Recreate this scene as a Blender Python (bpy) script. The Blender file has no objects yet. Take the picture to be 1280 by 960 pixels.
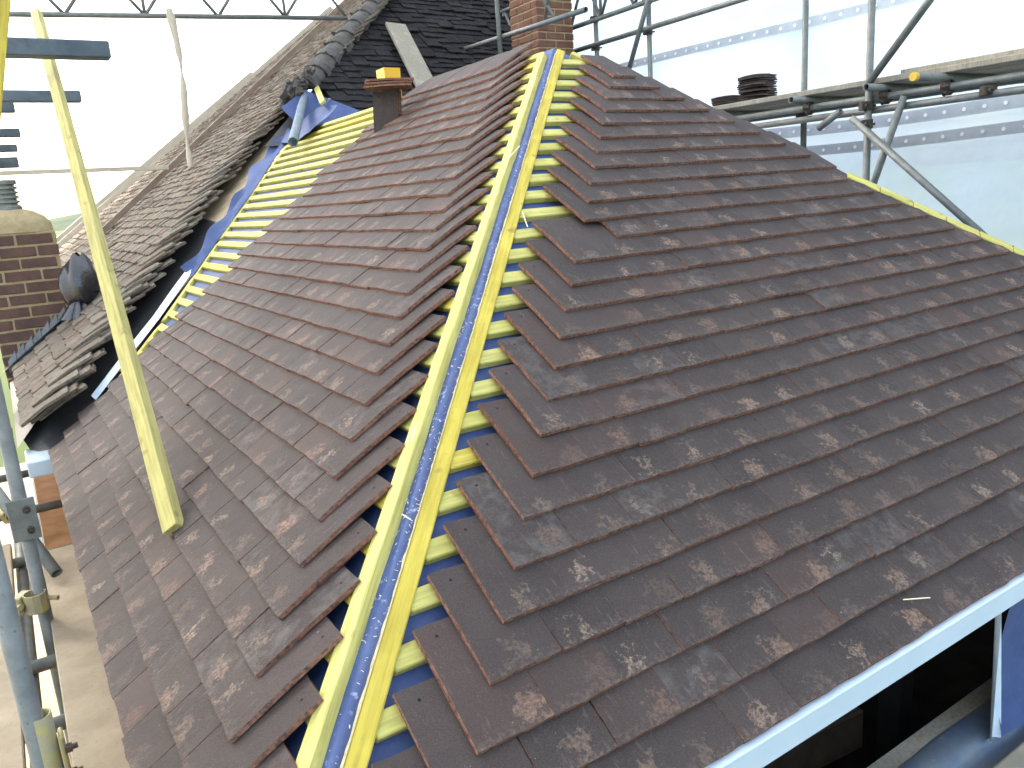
import bpy, math, random
import numpy as np
from mathutils import Matrix, Vector
rng = np.random.default_rng(7)
random.seed(7)
SC = bpy.context.scene
COL = SC.collection
R_ = math.radians

# ------------------------------------------------------------------ camera
cam_d = bpy.data.cameras.new('camera')
cam_d.sensor_width = 36.0
cam_d.lens = 985.63 / 1280 * 36.0
cam_d.clip_start = 0.02
cam_d.clip_end = 6000
cam = bpy.data.objects.new('camera', cam_d)
COL.objects.link(cam)
RT = (0.83629559, -0.54381783, -0.06979863)
DN = (-0.18445635, -0.15917977, -0.96986476)
FW = (0.51631922, 0.82396843, -0.23343199)
CP = (-0.0342, -0.8973, 1.0528)
cam.matrix_world = Matrix(((RT[0], -DN[0], -FW[0], CP[0]), (RT[1], -DN[1], -FW[1], CP[1]),
                           (RT[2], -DN[2], -FW[2], CP[2]), (0, 0, 0, 1)))
SC.camera = cam

# ------------------------------------------------------------------ sky, sun, exposure
SUN_AZ, SUN_EL = 114.0, 36.0          # degrees, azimuth from +X towards +Y
W = bpy.data.worlds.new('World'); SC.world = W; W.use_nodes = True
wn = W.node_tree.nodes; wl = W.node_tree.links
bg = wn['Background']
sky = wn.new('ShaderNodeTexSky'); sky.sky_type = 'NISHITA'; sky.sun_disc = False
sky.sun_elevation = R_(SUN_EL); sky.sun_rotation = R_((90 - SUN_AZ) % 360)
sky.air_density = 1.0; sky.dust_density = 4.0; sky.ozone_density = 1.0
wl.new(sky.outputs[0], bg.inputs[0]); bg.inputs[1].default_value = 0.15
sl = bpy.data.lights.new('sun', 'SUN'); sl.energy = 1.5; sl.angle = R_(12); sl.color = (1.0, 0.96, 0.90)
so = bpy.data.objects.new('sun', sl); COL.objects.link(so)
sd = Vector((math.cos(R_(SUN_EL)) * math.cos(R_(SUN_AZ)), math.cos(R_(SUN_EL)) * math.sin(R_(SUN_AZ)), math.sin(R_(SUN_EL))))
so.rotation_euler = (-sd).to_track_quat('-Z', 'Y').to_euler(); so.location = (0, 0, 20)
vs = SC.view_settings
vs.view_transform = 'Standard'; vs.look = 'None'; vs.gamma = 1.0; vs.use_curve_mapping = False
vs.exposure = 2.45

# ------------------------------------------------------------------ materials
class NT:
    def __init__(s, name, rough=0.7, metal=0.0, spec=0.4):
        s.m = bpy.data.materials.new(name); s.m.use_nodes = True
        s.t = s.m.node_tree; s.n = s.t.nodes; s.b = s.n['Principled BSDF']
        s.b.inputs['Roughness'].default_value = rough; s.b.inputs['Metallic'].default_value = metal
        s.b.inputs['Specular IOR Level'].default_value = spec
    def link(s, a, b): s.t.links.new(a, b)
    def set(s, inp, v):
        if hasattr(v, 'node'): s.link(v, inp)
        else: inp.default_value = v
    def math(s, op, a, b=0.0, c=0.0, clamp=False):
        n = s.n.new('ShaderNodeMath'); n.operation = op; n.use_clamp = clamp
        for i, v in enumerate((a, b, c)): s.set(n.inputs[i], v)
        return n.outputs[0]
    def mix(s, f, a, b):
        n = s.n.new('ShaderNodeMix'); n.data_type = 'RGBA'
        s.set(n.inputs[0], f)
        s.set(n.inputs[6], a if hasattr(a, 'node') else (*a, 1)); s.set(n.inputs[7], b if hasattr(b, 'node') else (*b, 1))
        return n.outputs[2]
    def coord(s, which='Object', scale=(1, 1, 1)):
        if which == 'World':
            o = s.n.new('ShaderNodeNewGeometry').outputs['Position']
        else:
            o = s.n.new('ShaderNodeTexCoord').outputs[which]
        if scale != (1, 1, 1):
            m = s.n.new('ShaderNodeVectorMath'); m.operation = 'MULTIPLY'; s.link(o, m.inputs[0]); m.inputs[1].default_value = scale; o = m.outputs[0]
        return o
    def noise(s, vec, scale, detail=3, rough=0.55, lo=None, hi=None):
        n = s.n.new('ShaderNodeTexNoise'); s.link(vec, n.inputs['Vector'])
        n.inputs['Scale'].default_value = scale; n.inputs['Detail'].default_value = detail; n.inputs['Roughness'].default_value = rough
        o = n.outputs[0]
        return s.ramp(o, lo, hi) if lo is not None else o
    def ramp(s, v, lo, hi):
        n = s.n.new('ShaderNodeMapRange'); s.link(v, n.inputs[0]); n.inputs[1].default_value = lo; n.inputs[2].default_value = hi
        return n.outputs[0]
    def rnd(s):
        a = s.n.new('ShaderNodeObjectInfo').outputs['Random']; g = s.n.new('ShaderNodeNewGeometry').outputs['Random Per Island']
        return s.math('FRACT', s.math('MULTIPLY_ADD', g, 7.13, s.math('MULTIPLY', a, 3.71)))
    def rnd2(s, r, k): return s.math('FRACT', s.math('MULTIPLY', r, k))
    def bump(s, h, strength=0.3, dist=0.005):
        n = s.n.new('ShaderNodeBump'); n.inputs['Strength'].default_value = strength; n.inputs['Distance'].default_value = dist
        s.link(h, n.inputs['Height']); s.link(n.outputs[0], s.b.inputs['Normal'])
    def color(s, c): s.set(s.b.inputs['Base Color'], c if hasattr(c, 'node') else (*c, 1)); return s.m

def m_tile_face():
    t = NT('tile_sandfaced', 0.8, 0, 0.25)
    P = t.coord('World'); r = t.rnd(); r2 = t.rnd2(r, 17.3); r3 = t.rnd2(r, 41.7)
    uv = t.n.new('ShaderNodeSeparateXYZ'); t.link(t.coord('UV'), uv.inputs[0]); u, v = uv.outputs[0], uv.outputs[1]
    c = t.mix(r, (0.034, 0.0245, 0.0205), (0.050, 0.035, 0.029))
    c = t.mix(t.math('MULTIPLY', t.math('GREATER_THAN', r2, 0.88), 0.6), c, (0.065, 0.038, 0.030))
    c = t.mix(t.math('MULTIPLY', t.noise(P, 14, 4, 0.6, 0.42, 0.72), 0.45), c, (0.058, 0.047, 0.040))
    c = t.mix(t.noise(P, 420, 2, 0.6, 0.45, 0.8), c, (0.085, 0.069, 0.060))
    # rubbed patches near the tail of the tile where the sand facing has worn through
    wob = t.math('MULTIPLY', t.math('SUBTRACT', t.noise(P, 38, 4, 0.7), 0.5), 1.1)
    wob2 = t.math('MULTIPLY', t.math('SUBTRACT', t.noise(t.coord('World', (1.0, 1.3, 0.8)), 51, 4, 0.7), 0.5), 0.5)
    r4 = t.rnd2(r, 73.1)
    du = t.math('DIVIDE', t.math('ADD', t.math('SUBTRACT', u, t.math('MULTIPLY_ADD', r2, 0.6, 0.25)), wob), t.math('MULTIPLY_ADD', r2, 0.14, 0.08))
    dv = t.math('DIVIDE', t.math('ADD', t.math('SUBTRACT', v, t.math('MULTIPLY_ADD', r3, 0.10, 0.06)), wob2), 0.12)
    d = t.math('SUBTRACT', 1.0, t.math('ADD', t.math('MULTIPLY', du, du), t.math('MULTIPLY', dv, dv)), clamp=True)
    n1 = t.noise(P, 120, 5, 0.75, 0.36, 0.60)
    st = t.math('MULTIPLY', t.math('POWER', d, 0.5), n1, clamp=True)
    st = t.math('MULTIPLY', st, t.math('MULTIPLY_ADD', t.math('POWER', r4, 1.5), 0.65, 0.18), clamp=True)
    c = t.mix(st, c, t.mix(r2, (0.31, 0.225, 0.155), (0.28, 0.165, 0.105)))
    # pale drag marks running down the tile
    pv = t.n.new('ShaderNodeCombineXYZ'); t.link(t.math('MULTIPLY_ADD', u, 16.0, t.math('MULTIPLY', r, 97.0)), pv.inputs[0]); t.link(t.math('MULTIPLY', v, 5.0), pv.inputs[1]); t.link(t.math('MULTIPLY', r3, 50.0), pv.inputs[2])
    drag = t.math('MULTIPLY', t.noise(pv.outputs[0], 1.0, 4, 0.6, 0.60, 0.78), t.math('GREATER_THAN', r4, 0.35))
    c = t.mix(t.math('MULTIPLY', drag, 0.55), c, (0.15, 0.12, 0.10))
    # dusty tail edge and stray pale scuffs
    tail = t.math('MULTIPLY', t.ramp(v, 0.10, 0.0), t.noise(P, 110, 4, 0.7, 0.47, 0.75))
    c = t.mix(t.math('MULTIPLY', tail, 0.7, clamp=True), c, (0.20, 0.14, 0.11))
    gr = t.math('MULTIPLY', t.math('GREATER_THAN', r3, 0.88), t.noise(P, 26, 4, 0.65, 0.45, 0.75))
    c = t.mix(t.math('MULTIPLY', gr, 0.6), c, (0.125, 0.112, 0.10))
    c = t.mix(t.math('MULTIPLY', t.noise(P, 110, 2, 0.5, 0.75, 0.80), 0.7), c, (0.30, 0.26, 0.23))
    # nail holes at the head
    du1 = t.math('ABSOLUTE', t.math('SUBTRACT', t.math('ABSOLUTE', t.math('SUBTRACT', u, 0.5)), 0.27))
    dv1 = t.math('ABSOLUTE', t.math('SUBTRACT', v, 0.885))
    hole = t.math('LESS_THAN', t.math('ADD', t.math('POWER', t.math('MULTIPLY', du1, 0.165), 2), t.math('POWER', t.math('MULTIPLY', dv1, 0.265), 2)), 0.0035 ** 2)
    c = t.mix(hole, c, (0.004, 0.004, 0.004))
    t.bump(t.math('ADD', t.noise(P, 700, 2, 0.6), t.math('MULTIPLY', t.noise(P, 60, 3, 0.6), 1.2)), 0.35, 0.004)
    t.set(t.b.inputs['Roughness'], t.math('MULTIPLY_ADD', t.noise(P, 500, 2), 0.3, 0.6))
    return t.color(c)

def m_tile_edge():
    t = NT('tile_clay_edge', 0.85, 0, 0.2); P = t.coord('World'); r = t.rnd()
    c = t.mix(r, (0.25, 0.11, 0.068), (0.31, 0.155, 0.10))
    c = t.mix(t.noise(P, 90, 5, 0.7, 0.42, 0.68), c, (0.06, 0.036, 0.03))
    t.bump(t.noise(P, 160, 4, 0.7), 0.7, 0.006)
    return t.color(c)

def m_old_tile(name, dark):
    t = NT(name, 0.9, 0, 0.2); P = t.coord('World'); r = t.rnd(); r2 = t.rnd2(r, 13.7)
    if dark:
        c = t.mix(r, (0.012, 0.011, 0.0115), (0.028, 0.025, 0.024))  # mossy tiles, taken darker still with the slope's shade in the colour
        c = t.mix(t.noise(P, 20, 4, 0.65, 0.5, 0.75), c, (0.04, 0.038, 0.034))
    else:
        c = t.mix(r, (0.17, 0.14, 0.105), (0.26, 0.22, 0.165))
        c = t.mix(t.math('MULTIPLY', t.math('GREATER_THAN', r2, 0.75), 0.6), c, (0.19, 0.12, 0.085))
        c = t.mix(t.noise(P, 30, 5, 0.7, 0.5, 0.68), c, (0.075, 0.07, 0.058))
        c = t.mix(t.noise(P, 75, 4, 0.7, 0.56, 0.72), c, (0.30, 0.27, 0.21))
    t.bump(t.math('ADD', t.noise(P, 45, 4, 0.7), t.math('MULTIPLY', t.noise(P, 240, 3, 0.7), 0.5)), 0.9, 0.02)
    return t.color(c)

def m_timber(name, c1, c2, knots=0.5, stretch=(30, 30, 1.6), rough=0.75):
    t = NT(name, rough, 0, 0.25); P = t.coord('Object'); r = t.rnd()
    ofs = t.n.new('ShaderNodeVectorMath'); ofs.operation = 'ADD'
    rr = t.n.new('ShaderNodeCombineXYZ'); 
    for i in range(3): t.link(t.math('MULTIPLY', r, 31.0 + 7 * i), rr.inputs[i])
    t.link(P, ofs.inputs[0]); t.link(rr.outputs[0], ofs.inputs[1]); P2 = ofs.outputs[0]
    sv = t.n.new('ShaderNodeVectorMath'); sv.operation = 'MULTIPLY'; t.link(P2, sv.inputs[0]); sv.inputs[1].default_value = stretch
    c = t.mix(r, c1, c2)
    gcol = tuple(x * 0.66 for x in c1)
    c = t.mix(t.math('MULTIPLY', t.noise(sv.outputs[0], 3.0, 4, 0.6, 0.40, 0.66), 0.75), c, gcol)
    c = t.mix(t.math('MULTIPLY', t.noise(P2, 9, 3, 0.6, 0.5, 0.75), 0.45), c, tuple(min(1, x * 1.25) for x in c2))
    c = t.mix(t.math('MULTIPLY', t.noise(P2, 19, 1, 0.3, 0.70, 0.77), knots), c, (0.24, 0.14, 0.04))
    c = t.mix(t.math('MULTIPLY', t.noise(P2, 55, 3, 0.6, 0.62, 0.8), 0.3), c, tuple(x * 0.5 for x in c1))
    t.bump(t.noise(sv.outputs[0], 6.0, 4, 0.65), 0.3, 0.003)
    return t.color(c)

def m_plain(name, c1, c2, scale=20, rough=0.7, metal=0.0, spec=0.4, bump=0.2, coord='World', fine=None):
    t = NT(name, rough, metal, spec); P = t.coord(coord)
    c = t.mix(t.noise(P, scale, 5, 0.65, 0.35, 0.7), c1, c2)
    if fine: c = t.mix(t.noise(P, scale * 7, 3, 0.6, fine[0], fine[0] + 0.12), c, fine[1])
    if bump: t.bump(t.noise(P, scale * 3, 4, 0.6), bump, 0.006)
    return t.color(c)

def m_sheet():
    t = NT('translucent_sheeting', 0.45, 0, 0.4)
    P = t.coord('World')
    out = t.n['Material Output']
    tl = t.n.new('ShaderNodeBsdfTranslucent'); tl.inputs[0].default_value = (0.80, 0.86, 0.92, 1)
    tr = t.n.new('ShaderNodeBsdfTransparent'); tr.inputs[0].default_value = (0.93, 0.96, 1, 1)
    t.b.inputs['Base Color'].default_value = (0.72, 0.77, 0.82, 1)
    m1 = t.n.new('ShaderNodeMixShader'); m1.inputs[0].default_value = 0.45
    t.link(t.b.outputs[0], m1.inputs[2]); t.link(tl.outputs[0], m1.inputs[1])
    m2 = t.n.new('ShaderNodeMixShader'); t.link(t.noise(P, 1.4, 3, 0.5, 0.2, 0.9), m2.inputs[0])
    t.link(m1.outputs[0], m2.inputs[1]); t.link(tr.outputs[0], m2.inputs[2])
    m3 = t.n.new('ShaderNodeMixShader'); m3.inputs[0].default_value = 0.45
    t.link(m1.outputs[0], m3.inputs[1]); t.link(m2.outputs[0], m3.inputs[2])
    t.link(m3.outputs[0], out.inputs[0])
    t.bump(t.noise(P, 2.2, 4, 0.6), 0.5, 0.08)
    return t.m

M = dict(
    tile=m_tile_face(), tedge=m_tile_edge(), old=m_old_tile('old_tile_lichen', False), dark=m_old_tile('old_tile_mossy_shaded', True),
    yellow=m_timber('treated_batten', (0.47, 0.425, 0.105), (0.55, 0.495, 0.155)),
    gold=m_timber('treated_batten_golden', (0.53, 0.40, 0.055), (0.58, 0.46, 0.085), 0.6),
    prop=m_timber('shaded_prop_timber', (0.40, 0.345, 0.105), (0.46, 0.40, 0.14), 0.6),  # darker copy of the batten timber, backlit shade put into its colour
    plank=m_timber('weathered_plank', (0.27, 0.245, 0.185), (0.36, 0.32, 0.24), 0.3, (30, 1.6, 30), 0.9),
    deck=m_plain('dusty_scaffold_board', (0.265, 0.215, 0.145), (0.36, 0.295, 0.205), 7, 0.95, 0, 0.15, 0.35, fine=(0.6, (0.25, 0.21, 0.15))),
    orange=m_plain('orange_stained_board', (0.20, 0.09, 0.03), (0.30, 0.15, 0.055), 9, 0.8, 0, 0.2, 0.2),
    tube=m_plain('galvanised_steel', (0.130, 0.138, 0.122), (0.205, 0.215, 0.19), 14, 0.55, 0.25, 0.5, 0.15, fine=(0.62, (0.09, 0.085, 0.07))),
    coupler=m_plain('rusty_coupler', (0.045, 0.042, 0.04), (0.12, 0.085, 0.05), 40, 0.7, 0.4, 0.4, 0.3),
    ycoup=m_plain('yellow_painted_coupler', (0.36, 0.30, 0.10), (0.26, 0.25, 0.20), 40, 0.6, 0.2, 0.4, 0.2),
    yend=m_plain('yellow_tube_end', (0.66, 0.42, 0.03), (0.5, 0.34, 0.06), 30, 0.6),
    blue=m_plain('blue_membrane', (0.042, 0.070, 0.175), (0.062, 0.096, 0.215), 12, 0.6, 0, 0.25, 0.35, fine=(0.68, (0.16, 0.2, 0.40))),
    bluedust=m_plain('blue_membrane_dusty', (0.048, 0.074, 0.18), (0.078, 0.112, 0.225), 8, 0.6, 0, 0.25, 0.4, fine=(0.60, (0.27, 0.32, 0.46))),
    pale=m_plain('pale_membrane_back', (0.55, 0.66, 0.75), (0.68, 0.76, 0.82), 6, 0.6, 0, 0.4, 0.25),
    fray=m_plain('frayed_membrane_edge', (0.30, 0.26, 0.14), (0.42, 0.38, 0.25), 60, 0.9),
    black=m_plain('black_valley_lining', (0.028, 0.028, 0.030), (0.055, 0.054, 0.052), 9, 0.55, 0, 0.45, 0.4),
    tan=m_plain('tan_sheathing_board', (0.36, 0.28, 0.17), (0.50, 0.40, 0.26), 7, 0.85, 0, 0.2, 0.2),
    white=m_plain('white_upvc', (0.47, 0.56, 0.61), (0.52, 0.60, 0.645), 5, 0.35, 0, 0.5, 0.05),
    brick=m_plain('chimney_brick', (0.075, 0.048, 0.042), (0.14, 0.075, 0.055), 7, 0.9, 0, 0.2, 0.5, fine=(0.6, (0.12, 0.09, 0.075))),
    redbrick=m_plain('red_brick', (0.13, 0.06, 0.04), (0.21, 0.105, 0.07), 6, 0.9, 0, 0.2, 0.5),
    mortar=m_plain('sandy_mortar', (0.29, 0.225, 0.115), (0.37, 0.30, 0.18), 22, 0.95, 0, 0.1, 0.6),
    lead=m_plain('lead_flashing', (0.15, 0.165, 0.175), (0.24, 0.255, 0.265), 14, 0.5, 0.15, 0.5, 0.25),
    clay=m_plain('grey_clay_hip_tile', (0.06, 0.055, 0.05), (0.12, 0.11, 0.095), 10, 0.9, 0, 0.2, 0.8, fine=(0.6, (0.17, 0.16, 0.14))),
    bag=m_plain('black_bag_plastic', (0.012, 0.012, 0.014), (0.03, 0.03, 0.034), 8, 0.22, 0, 0.8, 0.9),
    yplastic=m_plain('amber_plastic', (0.70, 0.36, 0.012), (0.78, 0.43, 0.02), 5, 0.4),
    roll=m_plain('grey_roll', (0.25, 0.32, 0.36), (0.36, 0.43, 0.46), 8, 0.6),
    beam=m_plain('blue_grey_steel_beam', (0.055, 0.075, 0.09), (0.11, 0.135, 0.15), 8, 0.55, 0.3, 0.5, 0.2),
    palewood=m_plain('pale_timber', (0.42, 0.37, 0.28), (0.52, 0.46, 0.36), 10, 0.85),
    brownwood=m_plain('brown_timber', (0.17, 0.125, 0.085), (0.24, 0.18, 0.13), 10, 0.85),
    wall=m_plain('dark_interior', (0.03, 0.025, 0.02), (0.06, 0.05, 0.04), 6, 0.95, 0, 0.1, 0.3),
    stock=m_plain('house_brickwork', (0.26, 0.15, 0.09), (0.34, 0.22, 0.14), 9, 0.95, 0, 0.1, 0.4),
    dpc=m_plain('dusty_blue_dpc', (0.05, 0.085, 0.16), (0.13, 0.15, 0.15), 6, 0.5, 0, 0.5, 0.4, fine=(0.62, (0.22, 0.19, 0.12))),
    ceil=m_plain('grey_brown_masonry', (0.25, 0.22, 0.16), (0.36, 0.31, 0.23), 8, 0.95, 0, 0.1, 0.4),
    grass=m_plain('field_grass', (0.055, 0.085, 0.022), (0.11, 0.13, 0.04), 0.02, 0.95, 0, 0.1, 0),
    hill=m_plain('wooded_hill', (0.035, 0.06, 0.03), (0.07, 0.10, 0.045), 0.01, 0.95, 0, 0.1, 0),
    teal=m_plain('dark_green_tarpaulin', (0.01, 0.035, 0.035), (0.03, 0.07, 0.065), 10, 0.4, 0, 0.5, 0.6),
    eye=m_plain('eyelet_white', (0.9, 0.9, 0.9), (0.95, 0.95, 0.95), 5, 0.4, bump=0),
    band=m_plain('sheet_band', (0.42, 0.48, 0.52), (0.52, 0.58, 0.62), 6, 0.5, 0, 0.4, 0.1),
    splinter=m_plain('wood_splinter', (0.75, 0.68, 0.45), (0.8, 0.74, 0.5), 30, 0.8),
    sheet=m_sheet())

# ------------------------------------------------------------------ mesh helpers
def V(*a): return np.array(a, float)
def nz(v): v = np.asarray(v, float); return v / np.linalg.norm(v)

class MB:
    """collects faces for one mesh"""
    def __init__(s): s.v = []; s.f = []; s.mi = []; s.uv = []; s.n = 0
    def add(s, v, f, mi=0, uv=None):
        v = np.asarray(v, float); s.v.append(v); s.f += [tuple(i + s.n for i in q) for q in f]
        s.mi += list(mi) if hasattr(mi, '__len__') else [mi] * len(f)
        s.uv.append(np.asarray(uv) if uv is not None else np.zeros((len(v), 2))); s.n += len(v); return s
    def cbox(s, o, ex, ey, ez, sx, sy, sz, ch=0.003, mi=0, jit=0.0):
        """chamfered box: o = corner, ex/ey/ez axes, sizes"""
        ch = min(ch, 0.35 * min(sx, sy, sz)); S = (sx, sy, sz); pts = []; idx = {}
        for a in range(3):
            for sg in range(8):
                b = [(sg >> i) & 1 for i in range(3)]
                p = [b[i] * S[i] for i in range(3)]
                for i in range(3):
                    if i != a: p[i] += ch * (1 - 2 * b[i])
                idx[(a, sg)] = len(pts); pts.append(p)
        pts = np.array(pts)
        if jit: pts += rng.normal(0, jit, pts.shape)
        F = []
        for a in range(3):
            b, c = (a + 1) % 3, (a + 2) % 3
            for sd_ in (0, 1):
                q = [(sd_ << a) | (i << b) | (j << c) for i, j in ((0, 0), (1, 0), (1, 1), (0, 1))]
                if not sd_: q = q[::-1]
                F.append([idx[(a, k)] for k in q])
            for i in (0, 1):
                for j in (0, 1):
                    s0 = (i << b) | (j << c); s1 = s0 | (1 << a)
                    q = [idx[(b, s0)], idx[(b, s1)], idx[(c, s1)], idx[(c, s0)]]
                    F.append(q if (i + j) % 2 else q[::-1])
        for k in range(8):
            q = [idx[(0, k)], idx[(1, k)], idx[(2, k)]]; F.append(q)
        P = np.asarray(o, float) + pts[:, :1] * np.asarray(ex, float) + pts[:, 1:2] * np.asarray(ey, float) + pts[:, 2:] * np.asarray(ez, float)
        return s.add(P, F, mi)
    def bar(s, a, b, w, h, up=(0, 0, 1), ch=0.003, mi=0, jit=0.0):
        """beam centred on the line a-b: w sideways, h along up"""
        a, b = np.asarray(a, float), np.asarray(b, float); d = b - a; L = np.linalg.norm(d); d /= L
        x = nz(np.cross(d, up)); y = np.cross(x, d)
        return s.cbox(a - x * w / 2 - y * h / 2, x, d, y, w, L, h, ch, mi, jit)
    def tube(s, a, b, r=0.0242, n=12, hollow=True, mi=0):
        a, b = np.asarray(a, float), np.asarray(b, float); d = nz(b - a)
        x = nz(np.cross(d, (0.3, 0.5, 0.81))); y = np.cross(d, x)
        t = np.arange(n) * 2 * np.pi / n; c = np.cos(t)[:, None] * x + np.sin(t)[:, None] * y
        ri = r - 0.004; v = np.vstack([a + c * r, b + c * r, a + c * ri, b + c * ri, a + d * min(.05, .3 * np.linalg.norm(b - a)) + c * ri, b - d * min(.05, .3 * np.linalg.norm(b - a)) + c * ri]); f = []
        for i in range(n):
            j = (i + 1) % n
            f += [(i, j, n + j, n + i), (2 * n + i, 2 * n + j, j, i), (n + i, n + j, 3 * n + j, 3 * n + i),
                  (4 * n + i, 4 * n + j, 2 * n + j, 2 * n + i), (3 * n + i, 3 * n + j, 5 * n + j, 5 * n + i)]
        f += [tuple(range(4 * n, 5 * n)), tuple(range(6 * n - 1, 5 * n - 1, -1))]
        return s.add(v, f, mi)
    def strip(s, A, B, mi=0):
        n = len(A); v = np.vstack([A, B]); return s.add(v, [(i, i + 1, n + i + 1, n + i) for i in range(n - 1)], mi)
    def grid(s, G, mi=0):
        G = np.asarray(G, float); a, b = G.shape[:2]; v = G.reshape(-1, 3)
        return s.add(v, [(i * b + j, i * b + j + 1, (i + 1) * b + j + 1, (i + 1) * b + j) for i in range(a - 1) for j in range(b - 1)], mi)
    def mesh(s, name, mats, smooth=False):
        me = bpy.data.meshes.new(name); v = np.vstack(s.v)
        me.from_pydata(v.tolist(), [], s.f)
        for m in (mats if isinstance(mats, (list, tuple)) else [mats]): me.materials.append(M[m])
        me.polygons.foreach_set('material_index', np.array(s.mi, dtype=np.int32))
        uv = np.vstack(s.uv)
        if uv.any():
            l = me.uv_layers.new(name='UVMap'); vi = np.empty(len(me.loops), dtype=np.int32); me.loops.foreach_get('vertex_index', vi)
            l.data.foreach_set('uv', uv[vi].astype(np.float32).ravel())
        if smooth: me.polygons.foreach_set('use_smooth', np.ones(len(me.polygons), dtype=bool))
        me.update(); return me

def link(name, me, parent=None, world=None):
    o = bpy.data.objects.new(name, me); COL.objects.link(o)
    if world is None: world = Matrix.Identity(4)
    if parent is not None:
        o.parent = parent; o.matrix_parent_inverse = WM[parent.name].inverted()
    o.matrix_basis = world; WM[o.name] = world
    return o
WM = {}
def tag(o, label=None, cat=None, group=None, kind=None):
    if label: o['label'] = label
    if cat: o['category'] = cat
    if group: o['group'] = group
    if kind: o['kind'] = kind
    return o
def thing(name, loc, label, cat, group=None):
    o = bpy.data.objects.new(name, None); COL.objects.link(o); o.empty_display_size = 0.1
    o.location = loc; WM[o.name] = Matrix.Translation(loc)
    return tag(o, label, cat, group)
def local(me):
    """move a mesh's origin to the middle of its base so that object coordinates are its own; returns the matrix"""
    v = np.empty(len(me.vertices) * 3); me.vertices.foreach_get('co', v); v = v.reshape(-1, 3)
    c = (v.min(0) + v.max(0)) / 2; c[2] = v[:, 2].min()
    me.vertices.foreach_set('co', (v - c).ravel()); me.update()
    return Matrix.Translation(c)
def put(name, mb, mats, parent=None, smooth=False, **k):
    me = mb.mesh(name, mats, smooth); w = local(me)
    return tag(link(name, me, parent, w), **k)
def aligned(name, a, b, w, h, up, mat, parent=None, ch=0.003, jit=0.0, **k):
    """a straight timber built along its own +Z so that its grain follows it"""
    a, b = np.asarray(a, float), np.asarray(b, float); d = b - a; L = np.linalg.norm(d); d /= L
    x = nz(np.cross(d, up)); y = np.cross(d, x)
    me = MB().cbox((-w / 2, -h / 2, 0), (1, 0, 0), (0, 1, 0), (0, 0, 1), w, h, L, ch, 0, jit).mesh(name, mat)
    mw = Matrix(((x[0], y[0], d[0], a[0]), (x[1], y[1], d[1], a[1]), (x[2], y[2], d[2], a[2]), (0, 0, 0, 1)))
    return tag(link(name, me, parent, mw), **k)

# ------------------------------------------------------------------ roof geometry
PI_ = 0.645469; C, S = math.cos(PI_), math.sin(PI_)
G = 0.0991015; TW, TL, TT = 0.165, 0.265, 0.0112
uR, nR = V(0, C, S), V(0, -S, C)
uL, nL = V(C, 0, S), V(-S, 0, C)
def Rp(x, s, h=0.0): return V(x, 0, 0) + s * uR + h * nR
def Lp(y, s, h=0.0): return V(0, y, 0) + s * uL + h * nL
HM, HB = -0.080, -0.055              # membrane level and batten top, below the tile tails
KX = 4.86                            # width of the hip end
SA = KX / 2 / C                      # apex slope length
UND = 0.145                         # tilt of a tile against the slope

def tile_arrays(rg, nx=5, ny=2, rag=0.0012, camber=0.0035, w=TW, l=TL, t=TT):
    xs = np.linspace(0, w, nx + 1); ys = np.linspace(0, l, ny + 1)
    gx, gy = np.meshgrid(xs, ys); top = np.stack([gx, gy, camber * (1 - ((gy - l / 2) / (l / 2)) ** 2)], -1).reshape(-1, 3)
    r = rg.normal(0, rag, top.shape) * V(1, 1, 0.4)
    edge = (np.abs(top[:, 0] - w / 2) > w / 2 - 1e-6) | (np.abs(top[:, 1] - l / 2) > l / 2 - 1e-6)
    top = top + r * edge[:, None]
    bot = top - V(0, 0, t); n = len(top); m = nx + 1
    f, mi = [], []
    for j in range(ny):
        for i in range(nx):
            a = j * m + i; f.append((a, a + 1, a + m + 1, a + m)); mi.append(0)
    for i in range(nx):
        f += [(i + 1, i, n + i, n + i + 1), (ny * m + i, ny * m + i + 1, n + ny * m + i + 1, n + ny * m + i)]; mi += [1, 1]
    for j in range(ny):
        f += [(j * m, (j + 1) * m, n + (j + 1) * m, n + j * m), ((j + 1) * m + nx, j * m + nx, n + j * m + nx, n + (j + 1) * m + nx)]; mi += [1, 1]
    c4 = (n, n + nx, n + ny * m + nx, n + ny * m); f.append(c4[::-1]); mi.append(1)
    uv = np.stack([top[:, 0] / w, top[:, 1] / l], -1); uv = np.vstack([uv, uv])
    return np.vstack([top, bot]), f, mi, uv
def tile_mesh(name, arr, mats): return MB().add(arr[0], arr[1], arr[2], arr[3]).mesh(name, mats)
NEWV = [tile_arrays(rng) for _ in range(8)]
NEWM = [tile_mesh('plain_tile', a, ('tile', 'tedge')) for a in NEWV]
STKM = [tile_mesh('stacked_plain_tile', tile_arrays(rng, 5, 4, 0.002, 0.011), ('tile', 'tile')) for _ in range(6)]  # clay edges given the dark face material to imitate backlit shade
OLDV = [tile_arrays(rng, 4, 2, 0.0045, 0.005, t=0.015) for _ in range(12)]
OLDM = [tile_mesh('old_plain_tile', a, ('old', 'old')) for a in OLDV]
DRKV = [tile_arrays(rng, 3, 1, 0.006, 0.0, t=0.016) for _ in range(8)]

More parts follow.
